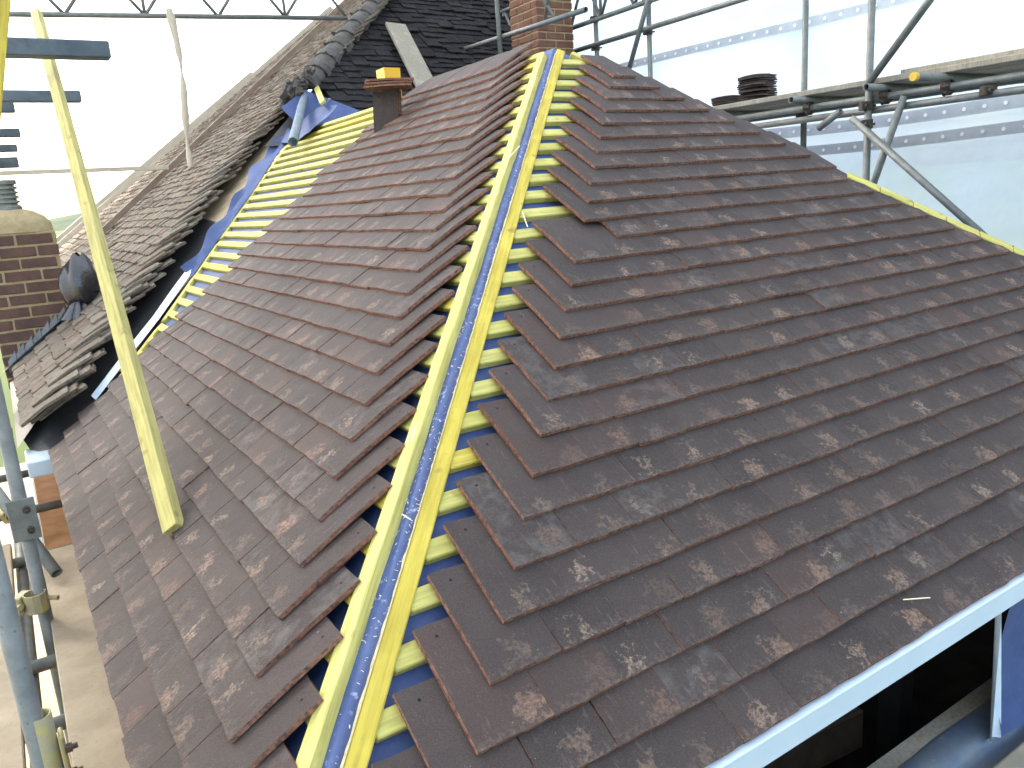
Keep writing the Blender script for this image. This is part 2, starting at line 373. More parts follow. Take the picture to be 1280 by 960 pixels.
def tile_frame(origin, u, n, jit=1.0, tilt=UND):
    """origin = top of the tail at the left corner; returns 3x3 axes (columns) and translation"""
    y = u * math.cos(tilt) - n * math.sin(tilt); z = n * math.cos(tilt) + u * math.sin(tilt); x = np.cross(y, z)
    a, b, c = rng.normal(0, 0.0045 * jit, 3)
    x2 = nz(x + a * y + b * z); y2 = nz(y - a * x2 + c * 0.7 * z); y2 = nz(y2 - x2 * (x2 @ y2)); z2 = np.cross(x2, y2)
    o = np.asarray(origin) + x * rng.normal(0, 0.0008 * jit) + y * rng.normal(0, 0.0018 * jit) + z * rng.normal(0, 0.0012 * jit)
    return np.stack([x2, y2, z2], 1), o
def mat4(A, o): return Matrix([[A[0, 0], A[0, 1], A[0, 2], o[0]], [A[1, 0], A[1, 1], A[1, 2], o[1]], [A[2, 0], A[2, 1], A[2, 2], o[2]], [0, 0, 0, 1]])
def area_px(A, o, l=0.11):
    """how large the exposed part of a tile looks in the picture (0 outside the frame)"""
    q = [o, o + A[:, 0] * TW, o + A[:, 0] * TW + A[:, 1] * l, o + A[:, 1] * l]; pts = []
    for p in q:
        d = p - V(*CP); z = d @ V(*FW)
        if z < 0.1: return 0.0
        pts.append((640 + 985.6 * (d @ V(*RT)) / z, 480 + 985.6 * (d @ V(*DN)) / z))
    P = np.array(pts); m = P.mean(0)
    if not (-20 < m[0] < 1300 and -20 < m[1] < 980): return 0.0
    x, y = P[:, 0], P[:, 1]
    return abs(np.dot(x, np.roll(y, 1)) - np.dot(y, np.roll(x, 1))) / 2
def interp(t, pts):
    a = np.array(pts, float); return float(np.interp(t, a[:, 0], a[:, 1]))

YT = [(-0.1, 3.42), (0.0, 3.44), (0.2, 3.55), (0.4, 3.62), (0.69, 3.66), (1.0, 3.62), (1.4, 3.68), (1.8, 3.74), (2.2, 3.76), (2.9, 3.80)]   # left limit of the new tiling
YB = [(-0.1, 3.42), (0.0, 3.48), (0.48, 3.87), (0.85, 4.16), (1.54, 4.87), (2.02, 5.34), (2.62, 6.0), (3.1, 6.35)]                                          # valley ends of the battens
AR, AL = 0.33876, 0.30364

house = thing('tiled_house', (KX / 2, KX / 2, -5.2), 'house wing with a half finished brown tiled hipped roof, yellow battens and blue membrane', 'house')

# underlay of the two slopes in view, and the two beyond the ridge
hx = -HM * S
slopeR = put('roof_slope', MB().add([Rp(0 + hx, -hx * 0, HM), Rp(KX - hx, 0, HM), Rp(KX / 2, SA - hx / C, HM)], [(0, 1, 2)]), 'blue', house, label='hip end slope of brown tiles over blue membrane')
yb_pts = [Lp(interp(s, YB) + 0.02, s, HM) for s in np.linspace(-0.03, SA - hx / C, 16)]
slopeL = put('roof_slope', MB().add([Lp(hx, -0.03, HM)] + yb_pts + [Lp(KX / 2, SA - hx / C, HM)], [tuple(range(18))[::-1]]), 'blue', house, label='side slope of brown tiles running to the valley')
nX = V(S, 0, C)
def Xp(y, s, h=0.0): return V(KX, y, 0) + s * V(-C, 0, S) + h * nX
put('roof_slope', MB().add([Xp(0, 0, HM), Xp(6.4, 0, HM), Xp(6.4, SA - hx / C, HM), Xp(KX / 2, SA - hx / C, HM)], [(0, 1, 2, 3)]), 'blue', house)

# tiles
tiles = []
for k in range(0, 27):
    s = (26 - k) * G; x = AR + TW / 2 * (26 - k)
    if k == 11: x += TW
    lim = (4.66 if s > 1.66 else 4.60) - s * C
    while x + TW * 0.55 < lim:
        wcut = min(TW, lim + 0.02 - x)
        tiles.append((slopeR, *tile_frame(Rp(x + 0.0008, s), uR, nR, 0.7), wcut / TW)); x += TW
for k in range(-2, 27):
    s = (26 - k) * G; y = AL + TW / 2 * (26 - k)
    lim = interp(s, YT)
    while y + TW * 0.4 < lim:
        tiles.append((slopeL, *tile_frame(Lp(y + TW - 0.0008, s), uL, nL, 0.7), 1.0)); y += TW
order = sorted(range(len(tiles)), key=lambda i: -area_px(tiles[i][1], tiles[i][2]))
for i in order[:300]:
    par, A, o, wc = tiles[i]
    B = A.copy(); B[:, 0] *= wc * 0.998
    link('roof_tile', NEWM[rng.integers(8)], par, mat4(B, o))
rest = {slopeR.name: MB(), slopeL.name: MB()}
for i in order[300:]:
    par, A, o, wc = tiles[i]; a = NEWV[rng.integers(8)]; B = A.copy(); B[:, 0] *= wc * 0.998
    rest[par.name].add(a[0] @ B.T + o, a[1], a[2], a[3])
for par in (slopeR, slopeL):
    o = link('roof_tiles', rest[par.name].mesh('roof_tiles', ('tile', 'tedge')), par); o['kind'] = 'stuff'

# battens: one under the head of every course
RAIL_R, RAIL_L, RAIL_T, RAIL_W = 0.095, 0.102, -0.046, 0.056     # hip rails: offset of the middle from x = s cos(pitch), top level, width along the course
for k in range(-3, 28):
    s1 = (26 - k) * G + TL * math.cos(UND) - 0.012; s0 = s1 - 0.046
    if s1 > SA - 0.06: continue
    j = rng.normal(0, 0.0025, 4)
    # right slope: from the hip rail to the far hip
    m = 'gold' if rng.random() < 0.12 else 'yellow'
    xa = s0 * C + RAIL_R + RAIL_W / 2 + 0.003; xb = KX - s1 * C - hx
    if xb - xa > 0.1:
        aligned('batten', Rp(xa, (s0 + s1) / 2 + j[0], (HM + HB) / 2), Rp(xb, (s0 + s1) / 2 + j[1], (HM + HB) / 2), 0.046, 0.0245, nR, m, slopeR)
    ya = s0 * C + RAIL_L + RAIL_W / 2 + 0.003; yb = interp(s0, YB) + rng.normal(0, 0.012)
    m = 'gold' if rng.random() < 0.12 else 'yellow'
    aligned('batten', Lp(ya, (s0 + s1) / 2 + j[2], (HM + HB) / 2), Lp(yb, (s0 + s1) / 2 + j[3], (HM + HB) / 2), 0.046, 0.0245, nL, m, slopeL)

# hip rails: battens laid along both sides of the hip, and on the far hip
hipd = nz(V(C, C, S))
def rail(name, P, n_, off, mat, s0, s1, K=None):
    zc = (HM + RAIL_T) / 2 - 0.001
    if K is None: a, b = P(s0 * C + off, s0, zc), P(s1 * C + off, s1, zc)
    else: a, b = P(K - s0 * C - off, s0, zc), P(K - s1 * C - off, s1, zc)
    return aligned(name, a, b, 0.041, RAIL_T - HM, n_, mat, house, 0.003)
rail('hip_rail', Rp, nR, RAIL_R, 'gold', -0.06, SA - 0.14)
rail('hip_rail', Lp, nL, RAIL_L, 'yellow', -0.06, SA - 0.16)
rail('hip_rail', Rp, nR, RAIL_R, 'yellow', -0.06, SA - 0.16, KX)
# far hip: short batten offcuts seen on edge beyond the tiles
for i in range(14):
    s = -0.02 + i * 0.125
    aligned('batten', Rp(4.66 - s * C, s, -0.028), Rp(4.66 - (s + 0.122) * C, s + 0.122, -0.028), 0.06, 0.045, nR, 'gold' if rng.random() < 0.3 else 'yellow', slopeR)
aligned('ridge_board', V(KX / 2, KX / 2 - 0.02, SA * S - 0.20), V(KX / 2, 6.4, SA * S - 0.20), 0.03, 0.1, (0, 0, 1), 'yellow', house)
# membrane strip dressed over the hip
ss = np.linspace(-0.06, SA - 0.16, 60); rows = []
for q in np.linspace(-1, 1, 9):
    row = []
    for s in ss:
        c0 = V(s * C + hx, s * C + hx, 0); off = abs(q) * 0.036
        p = Rp(s * C + hx + off, s, HM + 0.004) if q > 0 else Lp(s * C + hx + off, s, HM + 0.004)
        p = p + V(0, 0, 0.002 * (1 - q * q) + 0.002 * math.sin(9 * s + 3 * q) + 0.0015 * math.sin(31 * s + 5 * q))
        row.append(p)
    rows.append(row)
put('hip_membrane', MB().grid(rows), 'bluedust', house, True)
# torn pale edge of the membrane along the golden rail
fa, fb = [], []
for s in np.linspace(0.0, SA - 0.17, 260):
    w = abs(rng.normal(0, 0.002)) + 0.0005 + 0.002 * max(0, math.sin(s * 5.1))
    x = s * C + RAIL_R - RAIL_W / 2 + 0.001
    fa.append(Rp(x + 0.002, s, RAIL_T + 0.0012)); fb.append(Rp(x - w, s, RAIL_T - 0.003 - 0.5 * w))
put('frayed_edge', MB().strip(fa, fb), 'fray', house)

# fascia under the hip end eaves, side eaves board and the walls below
put('fascia', MB().cbox((-0.01, -0.012, -0.072), (1, 0, 0), (0, 1, 0), (0, 0, 1), KX + 0.02, 0.030, 0.0605, 0.002), 'white', house, label='white plastic fascia trim below the tile eaves')
put('fascia', MB().cbox((0.045, 0.01, -0.16), (1, 0, 0), (0, 1, 0), (0, 0, 1), 0.014, 3.4, 0.08, 0.003), 'white', house)
put('rafter_plate', MB().cbox((0.0, 0.10, -0.12), (1, 0, 0), (0, 1, 0), (0, 0, 1), KX, 0.05, 0.05, 0.003), 'brownwood', house)
wl_ = MB()
wl_.cbox((0.16, 0.0, -5.2), (1, 0, 0), (0, 1, 0), (0, 0, 1), 0.2, 6.3, 5.05, 0.002)          # side wall
put('wall', wl_, 'stock', house)
put('wall', MB().cbox((0.36, 0.025, -5.2), (1, 0, 0), (0, 1, 0), (0, 0, 1), 4.3, 0.13, 4.63, 0.002), 'stock', house)
put('wall', MB().cbox((4.66, 0.0, -5.2), (1, 0, 0), (0, 1, 0), (0, 0, 1), 0.2, 6.3, 5.05, 0.002), 'stock', house)
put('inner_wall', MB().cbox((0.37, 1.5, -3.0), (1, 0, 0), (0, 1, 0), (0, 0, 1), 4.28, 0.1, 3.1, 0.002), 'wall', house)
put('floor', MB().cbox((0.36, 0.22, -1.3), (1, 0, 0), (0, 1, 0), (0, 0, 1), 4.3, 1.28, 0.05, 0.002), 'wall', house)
put('post', MB().cbox((2.25, 0.42, -1.25), (1, 0, 0), (0, 1, 0), (0, 0, 1), 0.08, 0.08, 1.5, 0.004), 'black', house)
put('joist', MB().bar((1.3, 0.75, -0.95), (2.3, 0.62, -0.93), 0.09, 0.16, ch=0.006), 'brownwood', house)
aligned('wall_plate', (0.4, 0.131, -0.515), (4.6, 0.131, -0.515), 0.05, 0.05, (0, 0, 1), 'plank', house)
# blue damp course dressed over the wall head
gr = []
for x in np.linspace(0.4, 4.6, 60):
    row = []
    for j, (y, z) in enumerate(((0.107, -0.492), (0.095, -0.484), (0.06, -0.488), (0.035, -0.498), (0.018, -0.53), (0.012, -0.60))):
        row.append((x, y + 0.004 * math.sin(x * 11 + j) + (0.006 * math.sin(x * 17) if j > 3 else 0), z + 0.004 * math.sin(x * 7 + j * 2)))
    gr.append(row)
put('damp_course', MB().grid(gr), 'dpc', house, True)
# blue curtain of membrane hanging from the fascia, its pale back turned out
gr = []; gb = []
for j, t in enumerate(np.linspace(0, 1, 14)):
    z = -0.08 - 0.42 * t
    gr.append([(2.0 + 0.05 * t + u * (0.9), -0.004 + 0.012 * math.sin(u * 9 + t * 2) + 0.02 * math.sin(t * 3) , z) for u in np.linspace(0, 1, 14)])
    gb.append([(1.995 + 0.004 * t + u * (0.055 * t + 0.003), 0.012 + 0.018 * math.sin(u * 3.0), z - 0.01 * u) for u in np.linspace(0, 1, 6)])
mb = put('membrane_curtain', MB().grid(gr), 'blue', house, True)
put('turned_edge', MB().grid(gb), 'pale', mb, True)
for i in range(14):
    put('coping_block', MB().cbox((0.4 + i * 0.31, -0.24, -0.60), (1, 0, 0), (0, 1, 0), (0, 0, 1), 0.302, 0.225, 0.07, 0.006, 0, 0.0015), 'ceil', house)

# ------------------------------------------------------------------ valley between the new slope and the old roof
def ysh(pts): return [Lp(y, s, h) for y, s, h in pts]
YCUT = [(-0.1, 3.50), (0.0, 3.60), (0.154, 3.88), (0.25, 4.03), (0.44, 4.30), (0.53, 4.40), (0.964, 4.88), (1.24, 5.20), (1.445, 5.45), (1.94, 6.0), (2.6, 6.52), (3.0, 6.68), (3.36, 6.80), (4.3, 7.25), (5.24, 7.9), (7, 9.15)]
sv = np.linspace(-0.08, 1.72, 26)
A_, B_, C_, D_ = [], [], [], []
for s in sv:
    yb, yc = interp(s, YB), interp(s, YCUT)
    A_.append(Lp(yb + 0.035, s, -0.050 + 0.006 * math.sin(9 * s)))
    B_.append(Lp(yb + 0.085 + 0.02 * math.sin(3 * s), s, -0.075))
    C_.append(Lp(max(yc - 0.02, yb + 0.16), s, 0.0 + 0.006 * math.sin(12 * s)))
    D_.append(Lp(yc + 0.30, s, 0.062 + 0.006 * math.sin(10 * s)))
put('valley_lining', MB().grid([A_, B_, C_, D_]), 'black', house, True)
E1, E2, E3, E4 = [], [], [], []
for s in np.linspace(0.30, 1.62, 30):
    yb = interp(s, YB); w = 0.055 + 0.05 * math.sin((s - 0.3) / 1.32 * math.pi) + 0.008 * math.sin(13 * s)
    E1.append(Lp(yb + 0.012, s, -0.040)); E2.append(Lp(yb + 0.012 + w * 0.5, s, -0.012)); E3.append(Lp(yb + 0.012 + w, s, -0.02)); E4.append(Lp(yb + 0.02 + w, s, -0.045))
put('membrane_upturn', MB().grid([E1, E2, E3, E4]), 'pale', house, True)
bd = []
for s in np.linspace(1.66, 3.45, 20):
    yb, yc = interp(s, YB), interp(s, YCUT)
    bd.append([Lp(yb + 0.03, s, -0.065), Lp(yc - 0.05, s, -0.01), Lp(yc + 0.38, s, 0.05)])
put('valley_board', MB().grid(bd), 'tan', house)
bl = []
for i, s in enumerate(np.linspace(1.2, 3.25, 44)):
    yb = interp(s, YB); w = 0.05 + 0.02 * math.sin(s * 4.2) + 0.15 * max(0, math.sin((s - 2.0) * 4.2)) * (s < 2.75) + 0.10 * max(0, s - 2.6)
    bl.append([Lp(yb - 0.02, s, -0.050), Lp(yb + w * 0.35, s, -0.025 + 0.012 * math.sin(s * 14)), Lp(yb + w * 0.75, s, -0.01 + 0.02 * math.sin(s * 9)), Lp(yb + w, s, 0.01 + 0.02 * math.sin(s * 17))])
put('membrane_flap', MB().grid(bl), 'blue', house, True)
tg = []
for s in np.linspace(2.72, 3.18, 14):
    tg.append([Lp(y, s, -0.03 + 0.02 * math.sin(y * 7 + s * 3)) for y in np.linspace(5.35 + (s - 2.72) * 0.7, 6.3 + (s - 2.72) * 0.75, 10)])
put('membrane_flap', MB().grid(tg), 'blue', house, True)
aligned('tilt_batten', Lp(6.75, 3.55, 0.06), Lp(5.75, 3.12, 0.03), 0.05, 0.025, nL, 'yellow', house)
# edge batten that the ends of the course battens run on to
for (s0, s1) in ((0.05, 0.80), (0.86, 1.52), (1.56, 2.30), (2.34, 3.0)):
    aligned('valley_batten', Lp(interp(s0, YB) - 0.02, s0, HM + 0.006), Lp(interp(s1, YB) - 0.02, s1, HM + 0.006), 0.05, 0.035, nL, 'yellow', house)
put('eaves_corner', MB().cbox((-0.10, 3.42, -0.115), (1, 0, 0), (0, 1, 0), (0, 0, 1), 0.11, 0.28, 0.08, 0.006), 'white', house, label='white plastic eaves corner box at the foot of the valley')

# ------------------------------------------------------------------ the old house
old = thing('old_house', (4.0, 9.0, -5.2), 'older house behind with lichened and mossy plain tile roofs', 'house')
OH = 0.15
def Op(y, s, h=0.0): return Lp(y, s, OH + h)
un = [Op(interp(s, YCUT) + 0.12, s, -0.075) for s in np.linspace(-0.1, 7.0, 30)]
oslope = put('roof_slope', MB().add(un + [Op(12.6, 7.0, -0.075), Op(12.6, -0.1, -0.075)], [tuple(range(32))[::-1]]), 'black', old, label='lichened grey brown plain tile slope lit by the sun')
OG = 0.098; ot = []
for k in range(0, 71):
    s = k * OG; y = interp(s, YCUT) + rng.uniform(0, 0.03) - 0.02
    if k % 2: y -= 0.03
    while y < 12.55:
        A, o = tile_frame(Op(y + TW - 0.001, s), uL, nL, 2.6, 0.15)
        if s < 4.6 or y < 9.5 or True: ot.append((A, o))
        y += TW
ordr = sorted(range(len(ot)), key=lambda i: -area_px(*ot[i]))
for i in ordr[:300]:
    if area_px(*ot[i]) > 0: link('old_tile', OLDM[rng.integers(12)], oslope, mat4(*ot[i]))
mbx = MB()
for i in ordr[300:]:
    a = OLDV[rng.integers(12)]; mbx.add(a[0] @ ot[i][0].T + ot[i][1], a[1], 0, None)
o = link('old_tiles', mbx.mesh('old_tiles', 'old'), oslope); o['kind'] = 'stuff'
# second layer of cut tile edges showing in the open valley
cut = MB()
for k in range(0, 36):
    s = k * OG
    for e in range(2):
        A, o_ = tile_frame(Op(interp(s, YCUT) + TW * 0.99 + rng.uniform(-0.012, 0.05), s + 0.035 + 0.03 * e, -0.022 - 0.018 * e), uL, nL, 5.0, 0.15)
        a = OLDV[rng.integers(12)]; cut.add(a[0] @ A.T + o_, a[1], 0)
o = link('cut_tile_ends', cut.mesh('cut_tile_ends', 'old'), oslope); o['kind'] = 'stuff'

# shaded slope: courses along X, rising away
QD = math.atan(0.872); uD, nD = V(0, math.cos(QD), math.sin(QD)), V(0, -math.sin(QD), math.cos(QD))
D0 = V(0, 6.6, 2.14)
def Dp(x, t, h=0.0): return D0 + V(x, 0, 0) + t * uD + h * nD
def hip_x(z): return (z - 0.12) / 0.6018 * 0.7986 - 0.09
dpts = []
for t in (-0.75, 4.6): dpts.append(Dp(hip_x(2.14 + t * math.sin(QD)) + (0.1 if t < 0 else 0), t, -0.07))
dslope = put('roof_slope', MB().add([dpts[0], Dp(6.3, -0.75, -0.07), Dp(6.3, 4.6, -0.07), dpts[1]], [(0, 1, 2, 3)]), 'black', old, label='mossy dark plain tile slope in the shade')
dk = []
for k in range(-7, 46):
    t = k * 0.1; x = hip_x(2.14 + t * math.sin(QD)) + (0.4 if t < -0.05 else 0) + rng.uniform(0, 0.05) + (0.08 if k % 2 else 0)
    while x < 6.25:
        dk.append(tile_frame(Dp(x, t), uD, nD, 4.0, 0.125)); x += TW
dm = MB()
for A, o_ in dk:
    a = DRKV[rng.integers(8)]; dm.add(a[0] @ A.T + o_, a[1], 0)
o = link('old_tiles', dm.mesh('mossy_shaded_tiles', 'dark'), dslope); o['kind'] = 'stuff'
put('membrane_patch', MB().add([Dp(2.60, -0.08, 0.035), Dp(2.85, -0.26, 0.03), Dp(3.15, -0.50, 0.03), Dp(3.3, -0.75, 0.03), Dp(2.4, -0.75, 0.03), Dp(2.3, -0.35, 0.03)], [tuple(range(6))[::-1]]), 'blue', old)
# bedded hip tiles up the hip
h0, h1 = Op(6.68, 3.42, -0.01), Op(9.1, 6.95, 0.04); hd = nz(h1 - h0); hl = np.linalg.norm(h1 - h0)
hs = nz(np.cross(hd, (0, 0, 1))); hu = np.cross(hs, hd); n_h = int(hl / 0.28)
for i in range(n_h):
    a = h0 + hd * (i * 0.28); m = MB(); r0, r1 = 0.115, 0.098; g_ = []
    for t, r in ((0, r0), (0.03, r0 + 0.004), (0.16, (r0 + r1) / 2), (0.32, r1)):
        g_.append([a + hd * t + hs * math.cos(p_) * r * 1.1 + hu * (math.sin(p_) * r - 0.03) + rng.normal(0, 0.006, 3) for p_ in np.linspace(-0.25, math.pi + 0.25, 11)])
    m.grid(g_); m.add([a + hs * math.cos(p_) * r0 * 1.1 + hu * (math.sin(p_) * r0 - 0.03) for p_ in np.linspace(0, math.pi, 9)], [tuple(range(9))])
    put('hip_tile', m, 'clay', old, True)
# mortar bedding and the broken foot of the hip
foot = MB()
for i in range(46):
    p = Op(6.6 + rng.normal(0, 0.12), 3.36 + rng.normal(0, 0.10), rng.uniform(0, 0.06))
    ax = nz(rng.normal(0, 1, 3)); bx_ = nz(np.cross(ax, (0.2, 0.5, 0.8))); sz = rng.uniform(0.02, 0.075, 3)
    foot.cbox(p, ax, bx_, np.cross(ax, bx_), *sz, 0.008, 0, 0.004)
o = put('mortar_rubble', foot, 'clay', old); o['kind'] = 'stuff'
put('wall', MB().cbox((0.1, 3.75, -5.2), (1, 0, 0), (0, 1, 0), (0, 0, 1), 6.0, 8.6, 5.1, 0.002), 'stock', old)
put('gable', MB().add([(6.29, 6.0, -0.1), (6.29, 12.4, -0.1), (6.29, 12.4, 5.1), (6.29, 10.05, 5.1)], [(0, 1, 2, 3)]), 'stock', old)
aligned('roof_batten', Op(8.72, 1.22, 0.045), Op(10.98, 6.5, 0.05), 0.07, 0.06, nL, 'brownwood', old, label='brown timber batten laid up the sunlit old slope')
aligned('verge_board', Op(12.6, -0.1, 0.0), Op(12.6, 6.9, 0.0), 0.03, 0.12, nL, 'palewood', old)

# ------------------------------------------------------------------ chimneys
def chimney(name, x0, y0, w, d, zb, zt, ch, mat, label, flash=True, skip=lambda x, z: False, cap=True):
    t = thing(name, (x0 + w / 2, y0 + d / 2, zb), label, 'chimney')
    put('mortar_core', MB().cbox((x0 + 0.006, y0 + 0.006, zb), (1, 0, 0), (0, 1, 0), (0, 0, 1), w - 0.012, d - 0.012, zt - zb, 0.004), 'mortar', t)
    n = int((zt - zb) / ch + 0.2)
    for r in range(n):
        z = zb + r * ch
        off = (r % 2)
        for side in range(4):
            L = w if side in (0, 2) else d
            bl_ = 0.235; pos = -bl_ / 2 * off
            while pos < L - 0.02:
                a, b = max(pos, 0.0), min(pos + bl_ - 0.014, L); pos += bl_
                if b - a < 0.03: continue
                if side == 0: o_ = (x0 + a, y0 - 0.001, z); sz = (b - a, 0.1, ch - 0.016)
                elif side == 1: o_ = (x0 + w - 0.099, y0 + max(a, 0.103), z); sz = (0.1, max(0.02, b - max(a, 0.103)), ch - 0.016)
                elif side == 2: o_ = (x0 + a, y0 + d - 0.099, z); sz = (b - a, 0.1, ch - 0.016)
                else: o_ = (x0 - 0.001, y0 + max(a, 0.103), z); sz = (0.1, max(0.02, b - max(a, 0.103)), ch - 0.016)
                if side in (1, 3) and a > d - 0.12: continue
                put('brick', MB().cbox(o_, (1, 0, 0), (0, 1, 0), (0, 0, 1), *sz, 0.004, 0, 0.0016), mat, t)
    return t
CX, CY, CW, CD = -0.135, 5.70, 0.485, 0.46
chim = chimney('chimney_stack', CX, CY, CW, CD, 1.032 - 13 * 0.0835, 1.03, 0.0835, 'brick', 'short brick chimney stack with louvred steel terminal on the sunlit old roof')
g_ = []
for t, z in ((1.0, 1.03), (0.97, 1.09), (0.82, 1.14), (0.55, 1.18), (0.32, 1.195)):
    g_.append([(CX + CW / 2 + math.copysign(abs(math.cos(a)) ** 0.45, math.cos(a)) * CW / 2 * t, CY + CD / 2 + math.copysign(abs(math.sin(a)) ** 0.45, math.sin(a)) * CD / 2 * t, z) for a in np.linspace(0, 2 * math.pi, 33)])
put('mortar_cap', MB().grid(g_), 'mortar', chim, True)
pot = MB(); cx, cy = CX + 0.235, CY + CD / 2
def ring(r, z): return [(cx + r * math.cos(a), cy + r * math.sin(a), z) for a in np.linspace(0, 2 * math.pi, 21)]
prof = [(0.085, 1.17), (0.085, 1.215), (0.078, 1.22)]
for i in range(5): z = 1.225 + i * 0.032; prof += [(0.078, z), (0.062, z + 0.004), (0.062, z + 0.014), (0.078, z + 0.018)]
prof += [(0.08, 1.40), (0.01, 1.405)]
put('flue_terminal', pot.grid([ring(r, z) for r, z in prof]), 'tube', chim)
# stepped lead flashing along the roof line
fl = MB()
for i in range(8):
    s = -0.05 + i * 0.075; p = Op(CY - 0.008, s, -0.03); st = 0.075 * C
    fl.add([(p[0], CY - 0.010, p[2]), (p[0] + st, CY - 0.010, p[2] + st * S / C), (p[0] + st, CY - 0.010, p[2] + 0.155 + 0.0 * i), (p[0] + st * 0.1, CY - 0.010, p[2] + 0.085)], [(0, 1, 2, 3)])
fa = [Op(CY - 0.012, s, 0.006) for s in np.linspace(-0.07, 0.56, 12)]; fb = [Op(CY - 0.10 + rng.normal(0, 0.006), s, 0.014) for s in np.linspace(-0.07, 0.56, 12)]
fl.strip(fa, fb)
put('lead_flashing', fl, 'lead', chim)
chimney('chimney_stack', 5.03, 6.20, 0.46, 0.50, 1.6, 4.6, 0.076, 'redbrick', 'red brick chimney stack rising behind the new hip apex')

# ------------------------------------------------------------------ scaffolds
def coupler(parent, p, ax=(0, 0, 1), mat='coupler', s=1.0):
    m = MB(); ax = nz(ax); x = nz(np.cross(ax, (0.31, 0.5, 0.2))); y = np.cross(ax, x); p = np.asarray(p, float)
    m.tube(p - ax * 0.03 * s, p + ax * 0.03 * s, 0.033 * s, 10, False)
    m.cbox(p + x * 0.028 * s - y * 0.03 * s - ax * 0.028 * s, x, y, ax, 0.03 * s, 0.06 * s, 0.056 * s, 0.005)
    m.tube(p - y * 0.055 * s + x * 0.03 * s, p + y * 0.055 * s + x * 0.03 * s, 0.009 * s, 8, False)
    m.tube(p + y * 0.035 * s + x * 0.03 * s, p + y * 0.06 * s + x * 0.03 * s, 0.014 * s, 6, False)
    m.tube(p - x * 0.06 * s - y * 0.02, p + x * 0.02 * s - y * 0.03, 0.008 * s, 6, False)
    return put('coupler', m, mat, parent)
def tube(parent, name, a, b, mat='tube', r=0.0242):
    """built along its own axis"""
    return put(name, MB().tube(a, b, r, 14), mat, parent, True)
def lattice(parent, a, b, hgt, n, up=(0, 0, 1)):
    a, b, up = V(*a), V(*b), V(*up)
    tube(parent, 'chord', a, b); tube(parent, 'chord', a + up * hgt, b + up * hgt)
    for i in range(n):
        p = a + (b - a) * (i / n); q = a + (b - a) * ((i + 1) / n); m = (p + q) / 2
        tube(parent, 'lacing', p, m + up * hgt, r=0.016); tube(parent, 'lacing', m + up * hgt, q, r=0.016)
        if i % 2 == 0: tube(parent, 'lacing', p, p + up * hgt, r=0.016)

# right hand scaffold beyond the far eaves
rs = thing('scaffold', (5.6, 3.5, -5.2), 'galvanised tube scaffold with boarded lift beyond the hip end roof', 'scaffold')
for x, y, z1 in ((5.7, 6.08, 4.4), (5.7, 5.27, 4.4), (5.7, 3.47, 4.4), (5.15, 2.53, 4.2), (5.7, 1.2, 4.4), (5.15, 0.2, 4.2), (5.7, 7.6, 4.4)):
    tube(rs, 'standard', (x, y, -5.2), (x, y, z1))
tube(rs, 'ledger', (5.748, -0.5, 1.545), (5.748, 7.8, 1.545)); tube(rs, 'ledger', (5.20, 0.0, 1.44), (5.20, 3.95, 1.44))
tube(rs, 'ledger', (5.20, 0.0, 1.52), (5.20, 3.95, 1.52))
tube(rs, 'ledger', (5.652, -0.5, 2.52), (5.652, 7.8, 2.52))
for y, x0, mt in ((2.44, 4.98, 'tube'), (2.02, 4.82, 'ycoup'), (1.1, 4.9, 'tube'), (3.9, 4.95, 'tube'), (3.05, 5.0, 'tube')):
    t_ = tube(rs, 'transom', (x0, y, 1.575), (6.15, y, 1.575)); 
    coupler(rs, (5.20, y, 1.53), (0, 1, 0))
    if mt == 'ycoup': put('painted_end', MB().tube((x0 - 0.004, y, 1.575), (x0 + 0.03, y, 1.575), 0.0255, 12).add([(x0 - 0.003, y + 0.024 * math.cos(a), 1.575 + 0.024 * math.sin(a)) for a in np.linspace(0, 2 * math.pi, 12, endpoint=False)], [tuple(range(12))[::-1]]), 'yend', rs)
tube(rs, 'brace', (5.10, 2.52, 1.59), (5.10, 1.55, 2.64)); tube(rs, 'brace', (5.10, 2.62, 1.40), (5.10, 1.50, 0.44))
tube(rs, 'brace', (5.63, 5.56, 2.08), (5.63, 5.02, 3.1)); tube(rs, 'brace', (5.09, 2.56, 0.6), (5.16, 2.28, 1.5)); tube(rs, 'brace', (5.12, 2.9, 1.36), (5.12, 2.72, 1.46))
for p in ((5.7, 3.47, 1.5), (5.15, 2.53, 1.47), (5.15, 2.53, 1.35), (5.7, 5.27, 2.5), (5.7, 6.08, 2.5), (5.7, 6.08, 2.78), (5.7, 5.27, 2.78), (5.2, 1.75, 1.46)):
    coupler(rs, p)
lattice(rs, (5.652, 4.9, 2.76), (5.652, 8.0, 2.76), 0.45, 6)
# inner frame against the shaded roof
tube(rs, 'ledger', (4.75, 5.05, 2.60), (4.75, 7.3, 2.66)); tube(rs, 'standard', (4.72, 6.45, 1.9), (4.72, 6.45, 4.2))
tube(rs, 'brace', (4.8, 6.35, 3.6), (4.8, 5.6, 2.65), r=0.018); tube(rs, 'brace', (4.8, 5.35, 3.6), (4.8, 5.75, 2.65), r=0.018); tube(rs, 'standard', (5.66, 6.5, -5.2), (5.66, 6.5, 4.4))
for i, x in enumerate((5.26, 5.50, 5.74, 5.98)):
    tag(aligned('scaffold_board', (x, -0.8, 1.622), (x, 4.35 - 0.12 * (i % 3), 1.622), 0.225, 0.038, (0, 0, 1), 'plank', None, 0.004),
        ('weathered scaffold board on the roof side edge of the far lift', 'weathered scaffold board second from the roof side of the far lift', 'weathered scaffold board second from the sheeting on the far lift', 'weathered scaffold board of the far lift next to the sheeting wall')[i], 'board', 'boards of the far scaffold lift')
